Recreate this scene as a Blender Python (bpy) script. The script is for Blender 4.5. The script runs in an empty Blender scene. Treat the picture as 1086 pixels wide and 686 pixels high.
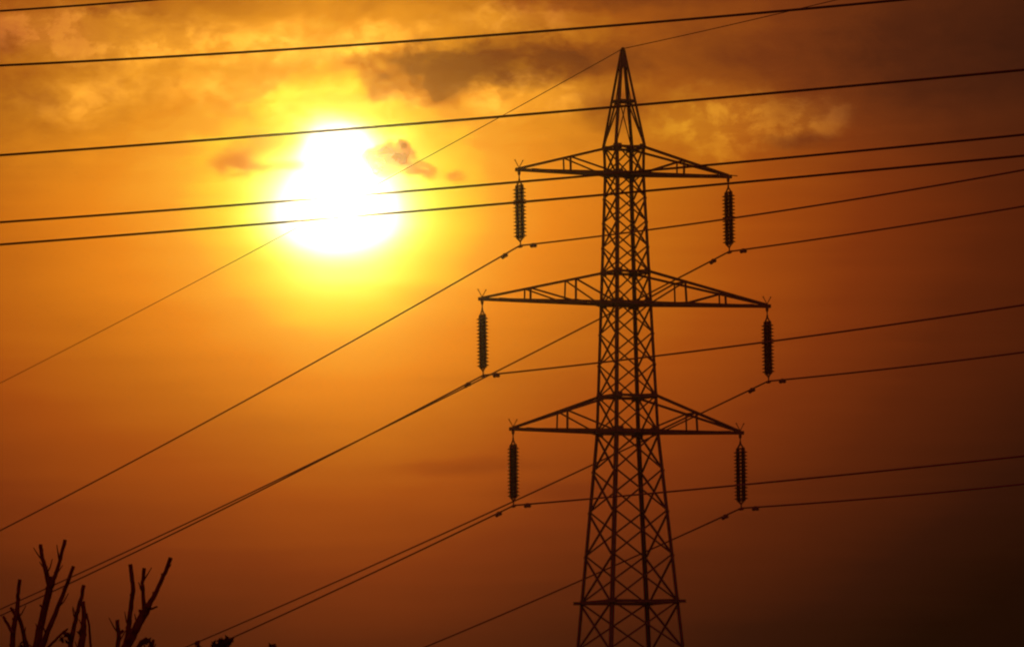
import bpy, bmesh, math, random
from mathutils import Vector, Matrix

random.seed(7)
scene = bpy.context.scene
col = scene.collection
R = math.radians

# ------------------------------------------------------------------ camera
PW, PH, FPX = 1086.0, 686.0, 7500.0          # long telephoto lens, given in pixels of the photograph
EYE = 1.6
PITCH, ROLL = 0.078178, -0.0110359
_f = Vector((0, math.cos(PITCH), math.sin(PITCH)))
_u0 = Vector((0, -math.sin(PITCH), math.cos(PITCH)))
_r0 = Vector((1, 0, 0))
CR = math.cos(ROLL) * _r0 + math.sin(ROLL) * _u0
CU = -math.sin(ROLL) * _r0 + math.cos(ROLL) * _u0
cam_d = bpy.data.cameras.new("camera")
cam_d.sensor_fit = 'HORIZONTAL'
cam_d.sensor_width = 36.0
cam_d.lens = 36.0 * FPX / PW
cam_d.clip_start = 0.5
cam_d.clip_end = 20000
cam = bpy.data.objects.new("camera", cam_d)
col.objects.link(cam)
cam.matrix_world = Matrix(((CR.x, CU.x, -_f.x, 0), (CR.y, CU.y, -_f.y, 0), (CR.z, CU.z, -_f.z, EYE), (0, 0, 0, 1)))
scene.camera = cam


def ray(px, py):
    return _f + CR * ((px - PW / 2) / FPX) - CU * ((py - PH / 2) / FPX)


def angles(px, py):                            # azimuth / elevation of a sky direction, in 1/7500 rad units
    d = ray(px, py).normalized()
    return math.atan2(d.x, d.y) * FPX, math.asin(d.z) * FPX


# ------------------------------------------------------------------ view / sampling
vs = scene.view_settings
vs.view_transform = 'Standard'
vs.look = 'None'
EXPO = -7.6                                     # exposed for the sun itself
vs.exposure = EXPO
vs.gamma = 1.0
vs.use_curve_mapping = False
scene.cycles.pixel_filter_type = 'BLACKMAN_HARRIS'
scene.cycles.filter_width = 2.0
scene.cycles.volume_bounces = 1
scene.cycles.max_bounces = 4

# ------------------------------------------------------------------ sun
SUN_PX = (360, 206)
sun_dir = ray(*SUN_PX).normalized()
SUN_EL = math.asin(sun_dir.z)
SUN_AZ = math.atan2(sun_dir.x, sun_dir.y)
SUN_COL = (1.0, 0.75, 0.27)
SUN_E = 5.0
HAZE = 1.5e-4
HAZE_G = 0.998
sun_d = bpy.data.lights.new("sun", 'SUN')
sun_d.energy = SUN_E
sun_d.color = SUN_COL
sun_d.angle = R(0.5)
sun = bpy.data.objects.new("sun", sun_d)
col.objects.link(sun)
sun.rotation_euler = sun_dir.to_track_quat('Z', 'Y').to_euler()

# ------------------------------------------------------------------ world: dusty sunset sky with clouds
world = bpy.data.worlds.new("World")
scene.world = world
world.use_nodes = True
wt = world.node_tree
wt.nodes.clear()


class X:                                        # small arithmetic wrapper over Math nodes
    def __init__(s, o): s.o = o
    def __add__(s, b): return mth('ADD', s, b)
    def __radd__(s, b): return mth('ADD', b, s)
    def __sub__(s, b): return mth('SUBTRACT', s, b)
    def __rsub__(s, b): return mth('SUBTRACT', b, s)
    def __mul__(s, b): return mth('MULTIPLY', s, b)
    def __rmul__(s, b): return mth('MULTIPLY', b, s)
    def __truediv__(s, b): return mth('DIVIDE', s, b)


def plug(sock, v):
    if isinstance(v, X):
        wt.links.new(v.o, sock)
    else:
        sock.default_value = v


def mth(op, *a):
    n = wt.nodes.new('ShaderNodeMath')
    n.operation = op
    for i, v in enumerate(a):
        plug(n.inputs[i], v)
    return X(n.outputs[0])


def sstep(e0, e1, v):                           # smooth 0..1 between e0 and e1 (e0 may exceed e1)
    n = wt.nodes.new('ShaderNodeMapRange')
    n.interpolation_type = 'SMOOTHSTEP'
    if e0 < e1:
        a, b, c, d = e0, e1, 0.0, 1.0
    else:
        a, b, c, d = e1, e0, 1.0, 0.0
    plug(n.inputs['Value'], v)
    n.inputs['From Min'].default_value = a
    n.inputs['From Max'].default_value = b
    n.inputs['To Min'].default_value = c
    n.inputs['To Max'].default_value = d
    return X(n.outputs['Result'])


def vec(x, y, z=0.0):
    n = wt.nodes.new('ShaderNodeCombineXYZ')
    for i, v in enumerate((x, y, z)):
        plug(n.inputs[i], v)
    return X(n.outputs[0])


def noise(x, y, sx, sy, seed, detail=5.0, rough=0.55, dist=0.0):
    n = wt.nodes.new('ShaderNodeTexNoise')
    n.noise_dimensions = '3D'
    wt.links.new(vec(x * (1.0 / sx), y * (1.0 / sy), float(seed)).o, n.inputs['Vector'])
    n.inputs['Scale'].default_value = 1.0
    n.inputs['Detail'].default_value = detail
    n.inputs['Roughness'].default_value = rough
    n.inputs['Distortion'].default_value = dist
    return X(n.outputs[0])


def mixc(fac, a, b, blend='MIX'):
    n = wt.nodes.new('ShaderNodeMix')
    n.data_type = 'RGBA'
    n.blend_type = blend
    n.clamp_result = False
    plug(n.inputs[0], fac)
    for s, v in ((n.inputs[6], a), (n.inputs[7], b)):
        if isinstance(v, X):
            wt.links.new(v.o, s)
        else:
            s.default_value = (*v, 1.0)
    return X(n.outputs[2])


def lin(c):
    c = c / 255.0
    return c / 12.92 if c <= 0.04045 else ((c + 0.055) / 1.055) ** 2.4


tc = wt.nodes.new('ShaderNodeTexCoord')
sp = wt.nodes.new('ShaderNodeSeparateXYZ')
wt.links.new(tc.outputs['Generated'], sp.inputs[0])
dx_, dy_, dz_ = (X(sp.outputs[i]) for i in range(3))
AZ = mth('ARCTAN2', dx_, dy_) * FPX
EL = mth('ARCSINE', dz_) * FPX
sa, se = SUN_AZ * FPX, SUN_EL * FPX

# drifting warp shared by all clouds
w1 = noise(AZ, EL, 70, 50, 1.3, 5, 0.6) - 0.5
w2 = noise(AZ, EL, 70, 50, 7.9, 5, 0.6) - 0.5
w3 = noise(AZ, EL, 16, 12, 3.1, 4, 0.6) - 0.5
w4 = noise(AZ, EL, 16, 12, 5.7, 4, 0.6) - 0.5


def blob(px, py, rx, ry, amp=50.0, fine=12.0, soft=(1.15, 0.35), tilt=0.0):
    cx, cy = angles(px, py)
    x = AZ + w1 * amp + w3 * fine - cx
    y = EL + w2 * (amp * 0.7) + w4 * fine - cy
    if tilt:
        c, s = math.cos(R(tilt)), math.sin(R(tilt))
        x, y = x * c + y * s, y * c - x * s
    x = x * (1.0 / rx)
    y = y * (1.0 / ry)
    d = mth('SQRT', x * x + y * y)
    return sstep(soft[0], soft[1], d)


def add(*a):
    r = a[0]
    for b in a[1:]:
        r = r + b
    return r


# distance from the sun on the flattened aureole
dax = mth('ABSOLUTE', AZ - sa)
ax = dax * 0.66 + sstep(0, 110, dax) * 40.0 * (1.0 - sstep(150, 400, dax) * 0.6)
ay = EL - se + sstep(0, 90, EL - se) * 14.0
wisp = noise(AZ, EL, 190, 34, 11.0, 4, 0.55) - 0.5
rho0 = mth('SQRT', ax * ax + ay * ay)
rho0 = rho0 + sstep(90, 260, AZ - sa) * sstep(800, 600, AZ - sa) * 17.0
up = sstep(se - 40, se + 120, EL)               # cloudier above the sun
tex = noise(AZ, EL, 62, 40, 21.0, 6, 0.62, 0.6) - 0.5
tex2 = noise(AZ, EL, 26, 17, 27.0, 5, 0.62, 0.3) - 0.5
calm = sstep(40, 130, rho0)
streak = noise(AZ, EL, 330, 13, 52.0, 4, 0.6) - 0.5
rho = rho0 + (wisp * 34.0 + streak * 24.0) * calm + (tex * 95.0 + tex2 * 45.0) * up * calm * (sstep(520, 150, AZ - sa) * 0.6 + 0.4)

# thin veils and small clouds before the aureole (they move a direction down the glow's colour scale)
ragged = sstep(0.34, 0.56, noise(AZ, EL, 17, 12, 41.0, 6, 0.68, 0.3))
puffs = add(
    blob(403, 171, 21, 16, 16, 24, (1.15, 0.45)) * 1.25,
    blob(424, 162, 19, 14, 20, 26, (1.15, 0.4)),
    blob(443, 180, 26, 9, 20, 22, (1.2, 0.2), -18) * 0.5,
    blob(482, 186, 14, 9, 20, 14, (1.2, 0.2)) * 0.22,
    blob(252, 172, 26, 18, 30, 18, (1.25, 0.2)) * 0.4)
veil = add(
    mth('MINIMUM', puffs, 1.0) * (ragged * 0.8 + 0.2) * 215.0,
    blob(300, 177, 42, 5, 14, 10, (1.3, 0.2)) * 48.0,
    blob(285, 152, 38, 13, 30, 10, (1.4, 0.0)) * 36.0,
    blob(500, 494, 80, 9, 20, 6, (1.4, 0.0)) * 36.0,
    blob(600, 520, 90, 12, 24, 6, (1.4, 0.0)) * 14.0)
rho = rho + veil
# the white glare reaches up through a gap in the clouds
rho = rho - blob(358, 150, 52, 40, 14, 5, (1.2, 0.1)) * 62.0 - blob(352, 232, 112, 46, 12, 6, (1.2, 0.2)) * 40.0

# heavier clouds: thick bodies that hold the light back
dark = add(
    blob(460, 76, 78, 36, 60, 26, (1.15, 0.35)) * 0.9,
    blob(470, 100, 30, 22, 40, 18, (1.1, 0.3)) * 0.6,
    blob(560, 66, 80, 34, 60, 26, (1.15, 0.3)) * 0.85,
    blob(640, 62, 66, 34, 60, 20, (1.2, 0.2)) * 0.55,
    blob(395, 62, 40, 10, 40, 16, (1.2, 0.2)) * 0.6,
    blob(405, 92, 22, 22, 40, 16, (1.2, 0.2)) * 0.35,
    blob(20, 108, 60, 34, 60, 20, (1.2, 0.1)) * 0.22,
    blob(4, 48, 30, 26, 50, 20, (1.2, 0.1)) * 0.2,
    blob(120, 12, 60, 10, 50, 20, (1.2, 0.1)) * 0.3,
    blob(640, 2, 150, 16, 50, 16, (1.2, 0.1)) * 0.4,
    blob(655, 118, 45, 26, 50, 18, (1.2, 0.1)) * 0.45,
    blob(735, 60, 110, 46, 60, 10, (1.3, 0.0)) * 0.36,
    blob(960, 70, 190, 70, 60, 8, (1.3, 0.0)) * 0.38,
    blob(850, 150, 46, 12, 40, 14, (1.2, 0.1)) * 0.35)
rough_ = sstep(330, 60, AZ - sa) * 0.7 + 0.3      # lumpier near the sun, smoother out to the right
dk = mth('MINIMUM', mth('MAXIMUM', dark * ((tex * 1.8 + tex2 * 1.4) * rough_ + 1.05), 0.0), 1.0)
rho = rho + dk * 85.0

STOPS = [(0, 255, 255, 250), (40, 255, 255, 222), (62, 255, 255, 165), (80, 255, 253, 112), (100, 255, 244, 64), (123, 255, 216, 56), (157, 255, 164, 44),
         (200, 238, 136, 29), (258, 199, 107, 21), (323, 167, 77, 16), (403, 127, 52, 14), (480, 91, 36, 11), (580, 53, 21, 8),
         (655, 32, 12, 3), (800, 18, 7, 3), (1000, 14, 6, 3)]
RMAX = 1000.0


def airlight(deg, path):                        # glow the haze itself will add on this path
    c = math.cos(R(deg))
    ph = (1 - HAZE_G ** 2) / (4 * math.pi) / (1 + HAZE_G ** 2 - 2 * HAZE_G * c) ** 1.5
    return HAZE * SUN_E * 2 ** EXPO * ph * path


rp = wt.nodes.new('ShaderNodeValToRGB')
cr = rp.color_ramp
cr.interpolation = 'LINEAR'
while len(cr.elements) > 1:
    cr.elements.remove(cr.elements[-1])
for i, (r_, *c3) in enumerate(STOPS):
    e = cr.elements[0] if i == 0 else cr.elements.new(r_ / RMAX)
    e.position = r_ / RMAX
    a_ = airlight(math.degrees(r_ * 1.2 / FPX), 420) if r_ > 110 else 0.0
    e.color = (*[max(lin(v) - a_ * k * 0.9, lin(v) * 0.3) for v, k in zip(c3, SUN_COL)], 1.0)
wt.links.new((rho * (1.0 / RMAX)).o, rp.inputs['Fac'])
glow = X(rp.outputs['Color'])
core = sstep(62, 8, rho)
glow = mixc(core, glow, (1.6, 1.5, 1.35))
glow = mixc(mth('MINIMUM', puffs, 1.0) * (ragged * 0.7 + 0.3) * 0.7, glow, mixc(1.0, glow, (0.6, 0.46, 0.3), 'MULTIPLY'))

# grey-brown tint of the thick clouds, and bright lit tufts around them
tuftn = sstep(0.43, 0.60, noise(AZ, EL, 44, 34, 33.0, 8, 0.6, 0.25))
bright = add(
    blob(560, 102, 88, 26, 50, 24, (1.2, 0.3)) * 0.8,
    blob(420, 108, 44, 14, 40, 20, (1.2, 0.2)) * 0.5,
    blob(290, 46, 150, 26, 60, 24, (1.2, 0.2)) * 0.95,
    blob(420, 36, 70, 16, 50, 24, (1.2, 0.2)) * 0.6,
    blob(545, 20, 78, 18, 50, 24, (1.2, 0.2)) * 0.75,
    blob(85, 108, 70, 30, 50, 22, (1.2, 0.2)) * 0.8,
    blob(110, 42, 130, 34, 50, 22, (1.25, 0.1)) * 1.15,
    blob(262, 98, 70, 22, 40, 18, (1.25, 0.1)) * 0.75,
    blob(36, 30, 70, 26, 50, 22, (1.25, 0.1)) * 1.1,
    blob(170, 90, 90, 26, 60, 22, (1.2, 0.1)) * 0.5,
    0.0) * (tuftn * 0.75 + 0.3)
bright_east = add(
    blob(775, 130, 90, 42, 60, 24, (1.2, 0.2)) * 1.0,
    blob(868, 128, 36, 30, 50, 22, (1.2, 0.2)) * 0.9) * (tuftn * 0.75 + 0.3)
glow = mixc(dk, glow, mixc(1.0, glow, (0.62, 0.66, 1.0), 'MULTIPLY'))
glow = mixc(up * sstep(120, 220, rho0), glow, mixc(1.0, glow, (0.98, 1.25, 1.6), 'MULTIPLY'))
glow = mixc(mth('MINIMUM', bright, 1.0), glow, mixc(1.0, glow, (1.6, 1.85, 3.2), 'MULTIPLY'))
glow = mixc(mth('MINIMUM', bright_east, 1.0), glow, mixc(1.0, glow, (1.75, 2.6, 2.6), 'MULTIPLY'))

# away from the dusty band around the sun an unseen sky, reddened and boosted, fills in steel and bark
sky = wt.nodes.new('ShaderNodeTexSky')
sky.sky_type = 'NISHITA'
sky.sun_disc = False
sky.sun_elevation = SUN_EL
sky.sun_rotation = SUN_AZ
sky.air_density = 2.0
sky.dust_density = 6.0
sky.ozone_density = 1.0
ang = mth('ARCCOSINE', mth('MINIMUM', dx_ * sun_dir.x + dy_ * sun_dir.y + dz_ * sun_dir.z, 1.0))
far_mask = sstep(R(9), R(45), ang)
clear = mixc(1.0, X(sky.outputs[0]), (225.0, 23.0, 25.0), 'MULTIPLY')  # invented red gain, lifts the backlit fronts towards maroon
glow10 = mixc(1.0, glow, (10.0 * 2 ** -EXPO,) * 3, 'MULTIPLY')
final = mixc(far_mask, glow10, clear)
bg = wt.nodes.new('ShaderNodeBackground')
bg.inputs['Strength'].default_value = 0.1
wt.links.new(final.o, bg.inputs['Color'])
wo = wt.nodes.new('ShaderNodeOutputWorld')
wt.links.new(bg.outputs[0], wo.inputs['Surface'])


# ------------------------------------------------------------------ materials
def material(name, base, rough=0.6, metal=0.0, var=0.35, scale=6.0, spec=0.5, bump=0.0):
    m = bpy.data.materials.new(name)
    m.use_nodes = True
    nt = m.node_tree
    b = nt.nodes['Principled BSDF']
    t = nt.nodes.new('ShaderNodeTexCoord')
    n = nt.nodes.new('ShaderNodeTexNoise')
    n.inputs['Scale'].default_value = scale
    n.inputs['Detail'].default_value = 6
    nt.links.new(t.outputs['Object'], n.inputs['Vector'])
    r = nt.nodes.new('ShaderNodeValToRGB')
    r.color_ramp.elements[0].position = 0.3
    r.color_ramp.elements[1].position = 0.7
    r.color_ramp.elements[0].color = (*[c * (1 - var) for c in base], 1)
    r.color_ramp.elements[1].color = (*[c * (1 + var) for c in base], 1)
    nt.links.new(n.outputs[0], r.inputs[0])
    nt.links.new(r.outputs[0], b.inputs['Base Color'])
    b.inputs['Roughness'].default_value = rough
    b.inputs['Metallic'].default_value = metal
    b.inputs['Specular IOR Level'].default_value = spec
    if bump:
        bp = nt.nodes.new('ShaderNodeBump')
        bp.inputs['Strength'].default_value = bump
        nt.links.new(n.outputs[0], bp.inputs['Height'])
        nt.links.new(bp.outputs[0], b.inputs['Normal'])
    return m


M_STEEL = material("galvanised_steel", (0.19, 0.18, 0.17), 0.65, 0.2, 0.3, 2.5)
M_WIRE = material("weathered_aluminium", (0.24, 0.19, 0.17), 0.7, 0.1, 0.2, 1.0)
M_DARKWIRE = material("old_cable", (0.16, 0.115, 0.10), 0.75, 0.0, 0.2, 1.0)
M_PORC = material("brown_porcelain", (0.075, 0.04, 0.03), 0.35, 0.0, 0.25, 8.0)
M_BARK = material("bark", (0.17, 0.085, 0.06), 0.9, 0.0, 0.45, 40.0, 0.2, 0.5)
M_LEAF = material("dark_leaf", (0.05, 0.055, 0.025), 0.7, 0.0, 0.4, 5.0)
M_CONC = material("footing_concrete", (0.3, 0.29, 0.27), 0.9, 0.0, 0.2, 4.0)
M_GROUND = material("dry_grass_ground", (0.075, 0.07, 0.035), 0.95, 0.0, 0.5, 0.35, 0.1, 0.4)


# ------------------------------------------------------------------ mesh helpers
def build(name, bm, mat, parent=None, smooth=False):
    me = bpy.data.meshes.new(name)
    bm.normal_update()
    bm.to_mesh(me)
    bm.free()
    me.materials.append(mat)
    if smooth:
        for p in me.polygons:
            p.use_smooth = True
    o = bpy.data.objects.new(name, me)
    col.objects.link(o)
    if parent:
        o.parent = parent
    return o


def empty(name, loc, rz=0.0):
    o = bpy.data.objects.new(name, None)
    col.objects.link(o)
    o.location = loc
    o.rotation_euler = (0, 0, rz)
    o.empty_display_size = 0.3
    return o


def tag(o, label=None, cat=None, group=None, kind=None):
    if label:
        o['label'] = label
    if cat:
        o['category'] = cat
    if group:
        o['group'] = group
    if kind:
        o['kind'] = kind
    return o


def prism(bm, p, q, e1, e2, lo1, hi1, lo2, hi2):
    vsx = []
    for c in (p, q):
        for a, b in ((lo1, lo2), (hi1, lo2), (hi1, hi2), (lo1, hi2)):
            vsx.append(bm.verts.new(c + e1 * a + e2 * b))
    v = vsx
    for f in ((3, 2, 1, 0), (4, 5, 6, 7), (0, 1, 5, 4), (1, 2, 6, 5), (2, 3, 7, 6), (3, 0, 4, 7)):
        bm.faces.new([v[i] for i in f])


def angle_bar(bm, p, q, e1, e2, w, t=0.012, off=0.0):
    """rolled steel angle: two flanges, along e1 and along e2 (made square to the bar)"""
    p, q = Vector(p), Vector(q)
    d = (q - p).normalized()
    e1 = Vector(e1)
    e2 = Vector(e2)
    e1 = (e1 - d * e1.dot(d)).normalized()
    e2 = (e2 - d * e2.dot(d) - e1 * e2.dot(e1)).normalized()
    p = p + e2 * off
    q = q + e2 * off
    prism(bm, p, q, e1, e2, -w / 2, w / 2, 0, t)
    prism(bm, p, q, e1, e2, -w / 2, -w / 2 + t, t, w * 0.9)


def tube(bm, pts, rad, n=8, cap=True):
    """tube along a polyline; rad is one radius or one per point"""
    pts = [Vector(p) for p in pts]
    if not isinstance(rad, (list, tuple)):
        rad = [rad] * len(pts)
    ref = None
    rings = []
    for i, p in enumerate(pts):
        d = (pts[min(i + 1, len(pts) - 1)] - pts[max(i - 1, 0)]).normalized()
        if ref is None:
            ref = d.orthogonal().normalized()
        ref = (ref - d * ref.dot(d)).normalized()
        b = d.cross(ref)
        rings.append([bm.verts.new(p + (ref * math.cos(2 * math.pi * k / n) + b * math.sin(2 * math.pi * k / n)) * rad[i]) for k in range(n)])
    for a, c in zip(rings, rings[1:]):
        for k in range(n):
            bm.faces.new((a[k], a[(k + 1) % n], c[(k + 1) % n], c[k]))
    if cap:
        bm.faces.new(rings[0][::-1])
        bm.faces.new(rings[-1])


def lathe(bm, prof, n=16, at=(0, 0, 0)):
    at = Vector(at)
    rings = []
    for r, z in prof:
        rings.append([bm.verts.new(at + Vector((r * math.cos(2 * math.pi * k / n), r * math.sin(2 * math.pi * k / n), z))) for k in range(n)])
    for a, c in zip(rings, rings[1:]):
        for k in range(n):
            bm.faces.new((a[k], a[(k + 1) % n], c[(k + 1) % n], c[k]))
    bm.faces.new(rings[0][::-1])
    bm.faces.new(rings[-1])


def box(bm, c, s):
    c = Vector(c)
    prism(bm, c - Vector((0, 0, s[2] / 2)), c + Vector((0, 0, s[2] / 2)), Vector((1, 0, 0)), Vector((0, 1, 0)), -s[0] / 2, s[0] / 2, -s[1] / 2, s[1] / 2)


# ------------------------------------------------------------------ ground: a hilltop falling away beyond the pylon
def ground_z(x, y):
    r = 0.0
    d = max(0.0, y - 312 - 0.15 * x)
    r -= 60.0 * (1 - math.exp(-(d / 260.0) ** 1.3))
    r += 0.12 * math.sin(x * 0.11 + 1) * math.sin(y * 0.083) * min(1, (abs(x) + abs(y)) / 30)
    return r


xs = sorted(set([-6000, -4000, -2600, -1600, -1000, -600] + list(range(-400, 401, 20)) + [600, 1000, 1600, 2600, 4000, 6000]))
ys = sorted(set([-6000, -4000, -2600, -1600, -1000, -600, -350] + list(range(-200, 801, 20)) + [1000, 1400, 2000, 3000, 4500, 7000]))
bm = bmesh.new()
gv = [[bm.verts.new((x, y, ground_z(x, y))) for x in xs] for y in ys]
for j in range(len(ys) - 1):
    for i in range(len(xs) - 1):
        bm.faces.new((gv[j][i], gv[j][i + 1], gv[j + 1][i + 1], gv[j + 1][i]))
tag(build('ground', bm, M_GROUND, None, True), kind='structure')

# ------------------------------------------------------------------ pylon
TH = R(24.0)
PX_, PY_ = 4.855, 300.0
U = Vector((math.cos(TH), math.sin(TH), 0))
V = Vector((-math.sin(TH), math.cos(TH), 0))
ZT, ZM, ZB, ZA = 29.827 + EYE, 24.297 + EYE, 18.835 + EYE, 35.196 + EYE
ZTU, ZMU, ZBU = ZT + 1.12, ZM + 1.33, ZB + 1.50
LT, LM, LB = 4.91, 6.682, 5.319
HANG = 3.186
ZBELT = 13.2
BASE_Z = ground_z(PX_, PY_)


def half(z):                                    # half width of the square body
    if z >= ZTU:
        return 0.645 * (ZA - z) / (ZA - ZTU) + 0.035
    if z >= ZB:
        return 1.02 + (0.66 - 1.02) * (z - ZB) / (ZT - ZB)
    return 1.02 + 0.0775 * (ZB - z)


pylon = empty('lattice_pylon', (PX_, PY_, BASE_Z), TH)
tag(pylon, 'tall steel lattice pylon with three crossarms silhouetted against the orange sunset', 'pylon')
CORN = [(-1, -1), (1, -1), (1, 1), (-1, 1)]


def corner(i, z):
    a = half(z)
    return Vector((CORN[i][0] * a, CORN[i][1] * a, z - BASE_Z))


for i, (sx, sy) in enumerate(CORN):
    bm = bmesh.new()
    e1, e2 = Vector((-sx, 0, 0)), Vector((0, -sy, 0))
    zs = [0.25, ZB, ZT, ZTU]
    for z0, z1, w in zip(zs, zs[1:], (0.155, 0.135, 0.125)):
        p, q = corner(i, z0), corner(i, z1)
        d = (q - p).normalized()
        f1 = (e1 - d * e1.dot(d)).normalized()
        f2 = (e2 - d * e2.dot(d) - f1 * e2.dot(f1)).normalized()
        prism(bm, p, q, f1, f2, 0, w, 0, 0.016)
        prism(bm, p, q, f1, f2, 0, 0.016, 0.016, w)
    build('leg', bm, M_STEEL, pylon)
    bm = bmesh.new()
    c = corner(i, 0.0)
    lathe(bm, [(0.55, -0.6), (0.55, 0.05), (0.42, 0.1), (0.3, 0.32), (0.29, 0.34)], 20, (c.x, c.y, 0))
    build('footing', bm, M_CONC, pylon)


def lerp_levels(a, b, n, grow=1.0):
    w = [grow ** k for k in range(n)]
    t = 0
    out = [a]
    for k in w:
        t += k
        out.append(a + (b - a) * t / sum(w))
    return out


levels = [0.5] + [3.7, 6.5, 9.0, 11.2, ZBELT]
levels += lerp_levels(ZB, ZBELT, 4, 1.07)[::-1][1:]
levels += [ZBU] + lerp_levels(ZMU - (ZMU - ZM), ZBU, 3, 1.04)[::-1][1:]
levels += [ZMU] + lerp_levels(ZT, ZMU, 4, 1.03)[::-1][1:] + [ZTU]
levels = sorted(set(round(z, 3) for z in levels))
for i in range(4):
    j = (i + 1) % 4
    nrm = Vector((CORN[i][0] + CORN[j][0], CORN[i][1] + CORN[j][1], 0)).normalized()
    side = Vector((CORN[j][0] - CORN[i][0], CORN[j][1] - CORN[i][1], 0)).normalized()
    bm = bmesh.new()
    for z0, z1 in zip(levels, levels[1:]):
        w = 0.075 if z0 < ZB - 0.1 else 0.065
        ins = 0.05
        a0, b0 = corner(i, z0) + side * ins, corner(j, z0) - side * ins
        a1, b1 = corner(i, z1) + side * ins, corner(j, z1) - side * ins
        angle_bar(bm, a0, b1, Vector((0, 0, 1)), -nrm, w, 0.009, 0.020)
        angle_bar(bm, b0, a1, Vector((0, 0, 1)), nrm, w, 0.009, 0.004)
    build('lattice_bracing', bm, M_STEEL, pylon)

# horizontal rings with gusset plates
for z, w, ext, gus in ((ZBELT, 0.13, 0.30, 0.24), (ZB, 0.17, 0.0, 0.34), (ZBU, 0.12, 0.0, 0.28), (ZM, 0.17, 0.0, 0.32), (ZMU, 0.11, 0.0, 0.26),
                       (ZT, 0.16, 0.0, 0.28), (ZTU, 0.11, 0.0, 0.24)):
    bm = bmesh.new()
    for i in range(4):
        j = (i + 1) % 4
        nrm = Vector((CORN[i][0] + CORN[j][0], CORN[i][1] + CORN[j][1], 0)).normalized()
        side = Vector((CORN[j][0] - CORN[i][0], CORN[j][1] - CORN[i][1], 0)).normalized()
        k = 0.003 * (i % 2)
        e = ext if i % 2 == 0 else 0.0
        angle_bar(bm, corner(i, z + k) - side * e, corner(j, z + k) + side * e, Vector((0, 0, 1)), nrm, w, 0.012, 0.022)
        for c, s in ((corner(i, z), side), (corner(j, z), -side)):
            prism(bm, c + s * 0.02 + nrm * 0.006, c + s * (0.02 + gus) + nrm * 0.006, Vector((0, 0, 1)), nrm, -gus * 0.55, gus * 0.55, 0, 0.01)
    for (i, j, dz) in ((0, 2, 0.05), (1, 3, 0.07)):
        angle_bar(bm, corner(i, z) + Vector((0, 0, dz)), corner(j, z) + Vector((0, 0, dz)), Vector((0, 0, 1)), Vector((1, 0, 0)), 0.06, 0.008)
    build('horizontal_frame', bm, M_STEEL, pylon)

# earth-wire peak
def side_of(i, j):
    return Vector((CORN[j][0] - CORN[i][0], CORN[j][1] - CORN[i][1], 0)).normalized()


bm = bmesh.new()
for i, (sx, sy) in enumerate(CORN):
    angle_bar(bm, corner(i, ZTU), corner(i, ZA - 0.05), Vector((-sx, 0, 0)), Vector((0, -sy, 0)), 0.11, 0.012)
zmid = ZTU + 2.0
zq = ZTU + 3.4
for i in range(4):
    j = (i + 1) % 4
    nrm = Vector((CORN[i][0] + CORN[j][0], CORN[i][1] + CORN[j][1], 0)).normalized()
    up_ = Vector((0, 0, 1))
    angle_bar(bm, corner(i, zmid), corner(j, zmid), up_, nrm, 0.10, 0.01, 0.012)
    mid = (corner(i, zmid) + corner(j, zmid)) / 2
    angle_bar(bm, corner(i, ZTU), mid, up_, -nrm, 0.06, 0.008, 0.014)
    angle_bar(bm, corner(j, ZTU), mid, up_, -nrm, 0.06, 0.008, 0.026)
    angle_bar(bm, (corner(i, zmid) + corner(j, zmid)) / 2, (corner(i, zq) + corner(j, zq)) / 2, side_of(i, j), -nrm, 0.05, 0.008, 0.014)
    prism(bm, corner(i, zq) * 0.5 + corner(j, zq) * 0.5, corner(i, ZA - 0.02) * 0.5 + corner(j, ZA - 0.02) * 0.5, (corner(j, zq) - corner(i, zq)).normalized(), nrm, -0.07, 0.07, 0.0, 0.01)
build('peak', bm, M_STEEL, pylon)
bm = bmesh.new()
tube(bm, [(0, 0, ZA - 0.3 - BASE_Z), (0, 0, ZA + 0.06 - BASE_Z)], 0.05, 8)
box(bm, (0, 0, ZA + 0.0 - BASE_Z), (0.09, 0.22, 0.06))
build('earth_wire_bracket', bm, M_STEEL, pylon)


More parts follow.
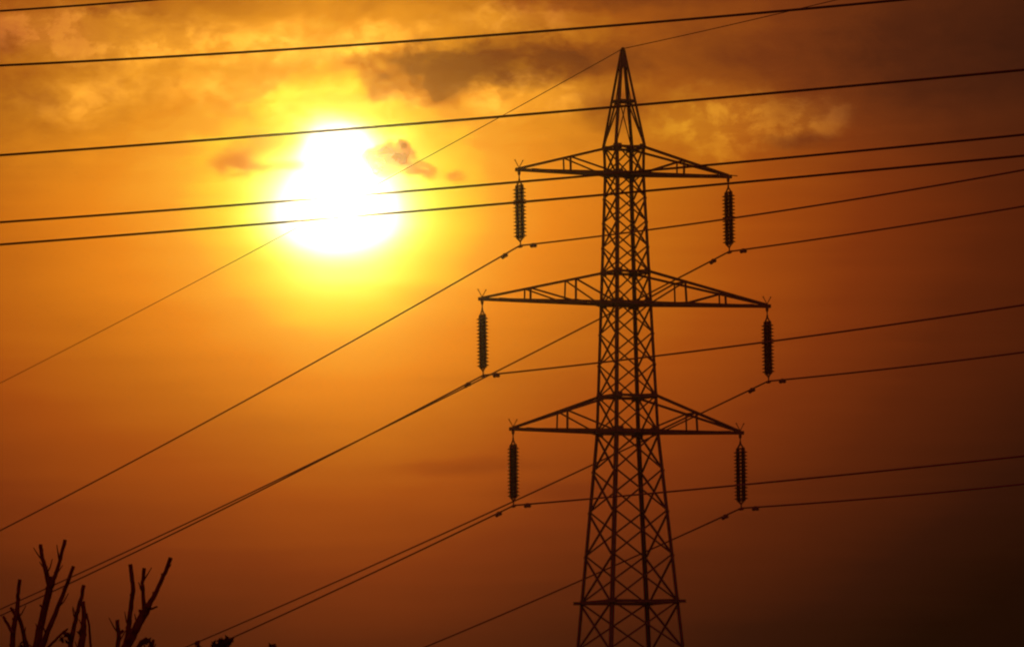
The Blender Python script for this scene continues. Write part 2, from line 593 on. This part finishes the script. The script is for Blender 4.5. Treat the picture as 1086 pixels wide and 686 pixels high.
def crossarm(s, zl, zu, length, posts, flat_spike=False):
    """triangular lattice arm: two lower and two upper chords meeting at the tip"""
    a, b = half(zl), half(zu)
    zl_, zu_ = zl - BASE_Z, zu - BASE_Z
    up_ = Vector((0, 0, 1))
    tip = {k: Vector((s * length, k * 0.07, zl_ + 0.03)) for k in (-1, 1)}
    lo = {k: Vector((s * a, k * a, zl_)) for k in (-1, 1)}
    hi = {k: Vector((s * b, k * b, zu_)) for k in (-1, 1)}
    bm = bmesh.new()
    box(bm, (s * (length - 0.06), 0, zl_ + 0.04), (0.42, 0.17, 0.15))
    box(bm, (s * length, 0, zl_ - 0.09), (0.10, 0.07, 0.16))
    arm = build('crossarm', bm, M_STEEL, pylon)
    for k in (-1, 1):
        bm = bmesh.new()
        angle_bar(bm, lo[k], tip[k], up_, Vector((0, -k, 0)), 0.12, 0.012)
        build('lower_chord', bm, M_STEEL, arm)
        bm = bmesh.new()
        angle_bar(bm, hi[k], tip[k] + Vector((0, 0, 0.06)), up_, Vector((0, -k, 0)), 0.105, 0.012)
        build('upper_chord', bm, M_STEEL, arm)

    def at(k, t, top):                          # t = share of the way from tip to body
        if top:
            return tip[k] + Vector((0, 0, 0.06)) + (hi[k] - tip[k] - Vector((0, 0, 0.06))) * t
        return tip[k] + (lo[k] - tip[k]) * t

    for t in posts:
        bm = bmesh.new()
        for k in (-1, 1):
            angle_bar(bm, at(k, t, False), at(k, t, True), Vector((1, 0, 0)), Vector((0, -k, 0)), 0.075, 0.009, 0.014)
        angle_bar(bm, at(-1, t, True), at(1, t, True), up_, Vector((s, 0, 0)), 0.07, 0.009)
        angle_bar(bm, at(-1, t, False), at(1, t, False), up_, Vector((s, 0, 0)), 0.07, 0.009)
        build('post', bm, M_STEEL, arm)
    seq = list(posts) + [1.0]
    bm = bmesh.new()
    for t0, t1 in zip(seq, seq[1:]):
        for k in (-1, 1):
            angle_bar(bm, at(k, t0, True), at(k, t1, False), up_, Vector((0, -k, 0)), 0.07, 0.009, 0.026)
    pl = [0.12] + seq
    for n_, (t0, t1) in enumerate(zip(pl, pl[1:])):  # plan bracing between the lower chords
        k = 1 if n_ % 2 else -1
        angle_bar(bm, at(k, t0, False), at(-k, t1, False), Vector((0, 1, 0)), up_, 0.07, 0.009, 0.02)
    build('diagonal_bracing', bm, M_STEEL, arm)
    top = Vector((s * length, 0, zl_ + 0.1))
    for k in (-1, 1):
        bm = bmesh.new()
        if flat_spike:
            e = top + Vector((s * (0.44 + 0.03 * k), 0.05 * k, -0.02))
        else:
            e = top + Vector((k * 0.20, 0.05 * k, 0.33))
        tube(bm, [top + Vector((0, 0.03 * k, 0)), e], 0.017, 6)
        if not flat_spike:
            lathe(bm, [(0.02, -0.03), (0.035, 0.0), (0.02, 0.03)], 8, e)
        build('bird_spike', bm, M_STEEL, arm)
    return arm


for s in (-1, 1):
    crossarm(s, ZT, ZTU, LT, (0.53,), flat_spike=(s > 0))
    crossarm(s, ZM, ZMU, LM, (0.36, 0.70))
    crossarm(s, ZB, ZBU, LB, (0.53,))

# ------------------------------------------------------------------ insulator strings (double suspension strings)
N_DISC = 14
PITCH_D = 0.152
SEP = 0.44
TOP_D = 0.72                                    # depth of the first disc under the arm tip


def yoke_mesh(bm, apex_z, wide_z, hole=True):
    # triangular yoke plate with an open middle, in the plane of the line
    t = 0.014
    pts = [(0.0, apex_z), (-SEP / 2 - 0.05, wide_z), (SEP / 2 + 0.05, wide_z)]
    for (y0, z0), (y1, z1) in zip(pts, pts[1:] + pts[:1]):
        prism(bm, Vector((0, y0, z0)), Vector((0, y1, z1)), Vector((1, 0, 0)), Vector((0, -(z1 - z0), y1 - y0)).normalized(), -t, t, -0.035, 0.035)
        t += 0.003


def make_string():
    root = empty('insulator_string', (0, 0, 0), TH)
    bm = bmesh.new()
    tube(bm, [(0, 0, -0.10), (0, 0, -0.44)], 0.026, 8)
    lathe(bm, [(0.03, -0.05), (0.055, 0.0), (0.03, 0.05)], 10, (0, 0, -0.16))
    lathe(bm, [(0.03, -0.05), (0.05, 0.0), (0.03, 0.05)], 10, (0, 0, -0.38))
    build('hanger', bm, M_STEEL, root)
    bm = bmesh.new()
    yoke_mesh(bm, -0.42, -0.64)
    build('yoke_plate', bm, M_STEEL, root)
    zend = -(TOP_D + N_DISC * PITCH_D)
    bm = bmesh.new()
    yoke_mesh(bm, zend - 0.16, zend - 0.02)
    build('yoke_plate', bm, M_STEEL, root)
    dbm = bmesh.new()
    lathe(dbm, [(0.04, 0.075), (0.085, 0.068), (0.092, 0.03), (0.14, 0.018), (0.186, -0.004), (0.19, -0.022), (0.165, -0.026),
                (0.14, -0.014), (0.115, -0.034), (0.09, -0.02), (0.05, -0.045), (0.035, -0.075)], 18)
    disc0 = None
    for k in (-1, 1):
        bm = bmesh.new()
        tube(bm, [(0, k * SEP / 2, -0.62), (0, k * SEP / 2, zend - 0.03)], 0.085, 10)
        colm = build('disc_column', bm, M_PORC, root)
        for n in range(N_DISC):
            if disc0 is None:
                d = disc0 = build('disc', dbm, M_PORC, colm, True)
            else:
                d = disc0.copy()
                col.objects.link(d)
                d.parent = colm
            d.location = (0, k * SEP / 2, -(TOP_D + (n + 0.5) * PITCH_D))
    bm = bmesh.new()
    tube(bm, [(0, 0, zend - 0.13), (0, 0, -HANG + 0.02)], 0.03, 8)
    tube(bm, [(0, -0.24, -HANG + 0.0), (0, -0.1, -HANG - 0.035), (0, 0.1, -HANG - 0.035), (0, 0.24, -HANG - 0.03)], [0.035, 0.062, 0.062, 0.035], 10)
    build('suspension_clamp', bm, M_STEEL, root)
    return root


def copy_tree(o, parent=None):
    c = o.copy()
    col.objects.link(c)
    c.parent = parent
    for ch in list(o.children):
        copy_tree(ch, c)
    return c


SPOTS = {'tL': (-LT, ZT), 'tR': (LT, ZT), 'mL': (-LM, ZM), 'mR': (LM, ZM), 'bL': (-LB, ZB), 'bR': (LB, ZB)}
STR_LABEL = {
    'tL': 'insulator string under the left tip of the top crossarm, closest to the glowing sun',
    'tR': 'dark insulator string hanging from the right tip of the top crossarm',
    'mL': 'insulator string under the left tip of the widest, middle crossarm',
    'mR': 'dark insulator string under the right tip of the widest, middle crossarm',
    'bL': 'dark insulator string hanging from the left tip of the lowest crossarm',
    'bR': 'dark insulator string hanging from the right tip of the lowest crossarm'}
proto = None
for k, (l, z) in SPOTS.items():
    o = proto = make_string() if proto is None else proto
    if k != 'tL':
        o = copy_tree(proto)
    o.location = Vector((PX_, PY_, z)) + U * l
    o.rotation_euler = (R(random.uniform(-0.7, 0.7)), R(random.uniform(-0.5, 0.5)), TH + R(random.uniform(-5, 5)))
    tag(o, STR_LABEL[k], 'insulator', 'insulator strings hanging from the crossarm tips')

# ------------------------------------------------------------------ conductors
#            left span (slope, curve)   right span (slope, curve)
SPANS = {'tL': ((-0.14941, 0.000197), (0.04086, 0.000355)), 'tR': ((-0.14167, 0.000157), (0.0264, 0.0003)),
         'mL': ((-0.14368, 0.000220), (0.02825, 0.000236)), 'mR': ((-0.14240, 0.000161), (0.02735, 0.000372)),
         'bL': ((-0.1442, 0.0002), (0.01851, 0.000117)), 'bR': ((-0.14796, 0.000279), (0.02419, 0.000365))}
WIRE_LABEL = {
    'tL': 'thin wire clamped beneath the left insulator of the top crossarm',
    'tR': 'thin wire clamped beneath the right insulator of the top crossarm',
    'mL': 'thin wire clamped beneath the left insulator of the middle crossarm',
    'mR': 'thin wire clamped beneath the right insulator of the middle crossarm',
    'bL': 'thin wire clamped beneath the left insulator of the lowest crossarm',
    'bR': 'thin wire clamped beneath the right insulator of the lowest crossarm'}


def span_points(z0, left, right):
    out = []
    for i in range(-75, 111):
        s = i * 2.0
        b, c = left if s >= 0 else right
        p = V * s
        out.append(Vector((p.x, p.y, b * s + c * s * s)))
    return out


damper0 = None


def make_damper(parent):
    bm = bmesh.new()
    tube(bm, [(0, -0.16, -0.075), (0, 0, -0.07), (0, 0.16, -0.075)], 0.014, 6)
    box(bm, (0, 0, -0.02), (0.09, 0.10, 0.14))
    for k in (-1, 1):
        tube(bm, [(0, k * 0.06, -0.072), (0, k * 0.08, -0.072), (0, k * 0.20, -0.075), (0, k * 0.22, -0.075)], [0.04, 0.07, 0.08, 0.05], 10)
    return build('vibration_damper', bm, M_STEEL, parent)


for k, (l, z) in SPOTS.items():
    base = Vector((PX_, PY_, z - HANG)) + U * l
    bm = bmesh.new()
    tube(bm, span_points(base.z, *SPANS[k]), 0.035, 8)
    w = build('conductor_wire', bm, M_WIRE, None, True)
    w.location = base
    tag(w, WIRE_LABEL[k], 'power line', 'conductors carried by the pylon')
    for s in (1.62, -1.40):
        b, c = SPANS[k][0] if s > 0 else SPANS[k][1]
        if damper0 is None:
            d = damper0 = make_damper(w)
        else:
            d = damper0.copy()
            col.objects.link(d)
            d.parent = w
        d.location = V * s + Vector((0, 0, b * s + c * s * s))
        d.rotation_euler = (math.atan(b), 0, TH)
bm = bmesh.new()
tube(bm, span_points(ZA, (-0.12402, 0.000126), (0.0213, 0.0003)), 0.018, 8)
w = build('earth_wire', bm, M_WIRE, None, True)
w.location = (PX_, PY_, ZA)
tag(w, 'very thin earth wire passing over the pointed peak of the pylon', 'power line')

# ------------------------------------------------------------------ nearer line crossing in front
CA = R(30)
CD = Vector((math.cos(CA), -math.sin(CA), 0))
K = 2.0                                         # 220 m from the camera
CROSS = [(0.0243, 0.00214 / K, 14.2367 * K, 0.035, 'dark wire crossing the extreme top left corner of the sky'),
         (-0.00281, 0.00130 / K, 13.1589 * K, 0.040, 'thick dark wire crossing the sky above the tip of the pylon'),
         (0.00914, 0.000574 / K, 11.8701 * K, 0.040, 'thick dark wire crossing the peak of the pylon above the top crossarm'),
         (0.01580, 0.000747 / K, 10.8216 * K, 0.037, 'upper of the two close thick wires running across the sun'),
         (0.01824, 0.000501 / K, 10.5033 * K, 0.037, 'lower of the two close thick wires running across the sun')]
for b, c, z0, r_, lab in CROSS:
    bm = bmesh.new()
    pts = [CD * s + Vector((0, 0, b * s + c * s * s)) for s in [i * 1.0 for i in range(-90, 91)]]
    tube(bm, pts, r_, 8)
    w = build('overhead_wire', bm, M_DARKWIRE, None, True)
    w.location = (0, 110.0 * K, z0 + EYE)
    tag(w, lab, 'power line', 'thick wires crossing the sky in front of the pylon')

# ------------------------------------------------------------------ pruned trees in the near foreground


def at_px(px, py, dist):
    d = ray(px, py)
    return d * (dist / d.y) + Vector((0, 0, EYE))


def limb(pts):
    """resample a bent limb with a little natural wobble"""
    out = []
    for a, b in zip(pts, pts[1:]):
        for k in range(4):
            t = k / 4.0
            p = a[0].lerp(b[0], t)
            j = 0.0012 if (k or out) else 0
            out.append((p + Vector((random.uniform(-j, j), random.uniform(-j, j), random.uniform(-j, j))), a[1] + (b[1] - a[1]) * t))
    out.append(pts[-1])
    return out


def pruned_tree(dist, base_px, limbs, label, extra=6, tufts=()):
    bx = at_px(base_px, 690, dist)
    gz = ground_z(bx.x, bx.y)
    root = empty('pruned_tree', (bx.x, bx.y, gz))
    tag(root, label, 'tree', 'bare pruned trees in the foreground')
    o = Vector((bx.x, bx.y, gz))
    fork = Vector((0.03, 0.02, 1.25))
    bm = bmesh.new()
    tp = [Vector((0, 0, -0.1)), Vector((0.015, 0.0, 0.35)), Vector((0.0, 0.02, 0.8)), fork]
    tube(bm, tp, [0.085, 0.066, 0.056, 0.05], 10)
    build('trunk', bm, M_BARK, root, True)
    sc = dist / FPX
    for depth, lm in limbs:
        pts = [(at_px(x, y, dist + depth) - o, r * 0.88 * sc) for x, y, r in lm]
        if lm[0][1] >= 684:                     # carry the limb down to the fork
            p0, r0 = pts[0]
            midp = fork.lerp(p0, 0.55) + Vector((random.uniform(-.03, .03), random.uniform(-.03, .03), 0.05))
            pts = [(fork - Vector((0, 0, 0.06)), r0 * 1.9), (midp, r0 * 1.35)] + pts
        pts = limb(pts)
        bm = bmesh.new()
        tube(bm, [p for p, _ in pts], [r * random.uniform(0.96, 1.05) for _, r in pts], 9)
        # buds along the shoot
        for p, r in pts[4:-1:5]:
            a = random.uniform(0, 6.28)
            e = Vector((math.cos(a), math.sin(a) * 0.6, 0.9)).normalized()
            tube(bm, [p, p + e * r * 1.2, p + e * r * 1.5], [r * 0.5, r * 0.4, r * 0.15], 6)
        build('branch', bm, M_BARK, root, True)
        if lm[0][2] > 2.5:                      # thin side twigs
            for _ in range(3):
                i = random.randrange(len(pts) // 4, max(len(pts) // 4 + 1, int(len(pts) * 0.72)))
                p, r = pts[i]
                d = (pts[i + 1][0] - p).normalized()
                e = (d * 0.9 + Vector((random.choice((-1, 1)) * random.uniform(0.35, 0.8), random.uniform(-0.6, 0.6), 0.25))).normalized()
                L = random.uniform(8, 19) * sc
                m = p + e * L * 0.5 + Vector((random.uniform(-1, 1), 0, random.uniform(0, 1))) * sc
                bm = bmesh.new()
                tube(bm, [p, m, p + e * L + Vector((0, 0, L * 0.15))], [1.0 * sc, 0.75 * sc, 0.45 * sc], 6)
                build('twig', bm, M_BARK, root, True)
    for _ in range(extra):                      # side shoots lower down, under the frame
        a = random.uniform(0, 6.28)
        h = random.uniform(0.5, 0.95)
        d = Vector((math.cos(a), math.sin(a), 0))
        pts = limb([(fork * 0.9, 0.022), (d * 0.22 + Vector((0, 0, 1.3 + 0.3 * h)), 0.014), (d * 0.34 + Vector((0, 0, 1.35 + 0.85 * h)), 0.008)])
        bm = bmesh.new()
        tube(bm, [p for p, _ in pts], [r for _, r in pts], 8)
        build('branch', bm, M_BARK, root, True)
    if tufts:
        bm = bmesh.new()
        for depth, x, y, rx, ry, n in tufts:
            for _ in range(n):
                a, q = random.uniform(0, 6.28), math.sqrt(random.random())
                c = at_px(x + rx * q * math.cos(a), y + ry * q * math.sin(a), dist + depth + random.uniform(-0.05, 0.05)) - o
                ax_ = Vector((random.uniform(-1, 1), random.uniform(-1, 1), random.uniform(0.1, 1))).normalized()
                sd = ax_.orthogonal().normalized()
                sd.rotate(Matrix.Rotation(random.uniform(0, 6.28), 3, ax_))
                L = random.uniform(0.010, 0.020)
                v = [bm.verts.new(c + ax_ * L * t + sd * L * s) for t, s in ((-1, 0), (-0.1, 0.42), (1, 0), (-0.1, -0.42))]
                bm.faces.new(v)
        build('leaves', bm, M_LEAF, root)
    return root


T1 = [
    (0.00, [(37, 692, 5.2), (42, 668, 4.7), (48, 642, 4.3), (53, 621, 4.3), (52, 611, 3.4)]),
    (0.02, [(53, 624, 3.6), (48, 603, 2.7), (44, 588, 2.4), (43, 577, 2.3)]),
    (-0.02, [(54, 622, 3.4), (59, 608, 2.3), (64, 592, 2.1), (69, 572, 2.3)]),
    (-0.05, [(43, 690, 4.0), (51, 668, 3.2), (61, 645, 2.7), (71, 619, 2.3), (78, 600, 2.2)]),
    (0.04, [(13, 692, 3.6), (14, 668, 3.2), (18, 648, 3.0), (19, 632, 2.3), (21, 614, 2.2)]),
    (0.08, [(29, 692, 3.0), (24, 668, 2.5), (19, 650, 2.4)]),
    (0.05, [(17, 652, 2.4), (11, 644, 1.6)]),
    (0.01, [(14, 672, 2.4), (9, 663, 1.9), (3, 653, 1.6)]),
    (0.06, [(73, 692, 3.4), (77, 672, 2.9), (81, 652, 2.6), (86, 634, 2.3), (89, 620, 2.3)]),
    (-0.06, [(85, 692, 4.6), (88, 672, 4.0), (89, 655, 3.0), (88, 637, 2.6)]),
    (0.03, [(46, 692, 2.0), (56, 681, 1.6), (66, 671, 1.4), (72, 666, 1.0)]),
    (0.03, [(76, 676, 2.2), (71, 672, 2.6), (66, 670, 1.4)]),
    (0.10, [(97, 692, 1.6), (95, 668, 1.4), (92, 650, 1.1)]),
    (0.02, [(47, 646, 1.8), (42, 641, 1.1)]),
    (0.02, [(30, 692, 3.0), (28, 683, 2.6), (26, 676, 1.8)]),
]
T2 = [
    (0.00, [(131, 692, 6.2), (140, 674, 5.4), (148, 659, 5.0), (154, 648, 5.4), (158, 640, 3.4)]),
    (-0.03, [(156, 645, 3.8), (164, 630, 2.8), (172, 613, 2.5), (177, 602, 2.5), (181, 591, 2.5)]),
    (0.03, [(153, 648, 3.2), (152, 632, 2.3), (151, 618, 2.2), (153, 602, 2.2)]),
    (0.05, [(133, 690, 4.4), (136, 670, 3.4), (138, 650, 2.9), (141, 626, 2.8), (140, 612, 2.6), (138, 598, 2.5)]),
    (-0.05, [(124, 692, 3.0), (126, 674, 2.6), (125, 664, 2.4), (124, 657, 2.3)]),
    (-0.05, [(126, 672, 2.2), (131, 668, 1.8)]),
    (0.01, [(157, 646, 1.7), (162, 645, 1.3), (167, 643, 1.0)]),
    (0.06, [(143, 692, 3.2), (150, 681, 3.0), (156, 676, 2.0)]),
    (-0.04, [(160, 692, 2.6), (161, 684, 2.2), (163, 678, 1.6)]),
]
T3 = [
    (0.0, [(209, 694, 2.4), (210, 686, 2.2), (210, 679, 1.8)]),
    (0.0, [(228, 694, 3.4), (233, 684, 2.6), (240, 677, 1.6)]),
    (0.04, [(240, 694, 2.4), (240, 684, 1.8), (247, 676, 1.2)]),
]
T4 = [
    (0.0, [(292, 694, 2.0), (290, 687, 1.8), (289, 683, 1.4)]),
]
pruned_tree(24.0, 50, T1, 'leftmost bare tree with many upright cut shoots, at the lower left corner', 5, ((0.03, 70, 676, 6, 5, 12), (0.0, 26, 684, 6, 4, 8), (0.03, 88, 672, 4, 6, 8)))
pruned_tree(24.6, 136, T2, 'bare tree with three upright cut shoots, second from the left edge', 5, ((0.0, 155, 682, 9, 4, 16),))
pruned_tree(25.4, 232, T3, 'top of a low leafy shoot cluster on the bottom edge, third from the left', 4, ((0.0, 234, 683, 9, 5, 60), (0.0, 243, 679, 4, 3, 14), (0.0, 210, 683, 2.5, 4, 8)))
pruned_tree(26.0, 291, T4, 'tiny rightmost shoot tip barely showing on the bottom edge', 4, ((0.0, 290, 686, 3, 2.5, 20),))

# ------------------------------------------------------------------ dusty evening air
bm = bmesh.new()
box(bm, (0, 500, (-64 + 42) / 2), (12600, 13600, 106))
hm = bpy.data.materials.new("dusty_air")
hm.use_nodes = True
hn = hm.node_tree
hn.nodes.clear()
ho = hn.nodes.new('ShaderNodeOutputMaterial')
pv = hn.nodes.new('ShaderNodeVolumePrincipled')
pv.inputs['Color'].default_value = (0.95, 0.92, 0.88, 1)
pv.inputs['Density'].default_value = HAZE
pv.inputs['Anisotropy'].default_value = HAZE_G
hn.links.new(pv.outputs[0], ho.inputs['Volume'])
tag(build('haze', bm, hm), kind='stuff')
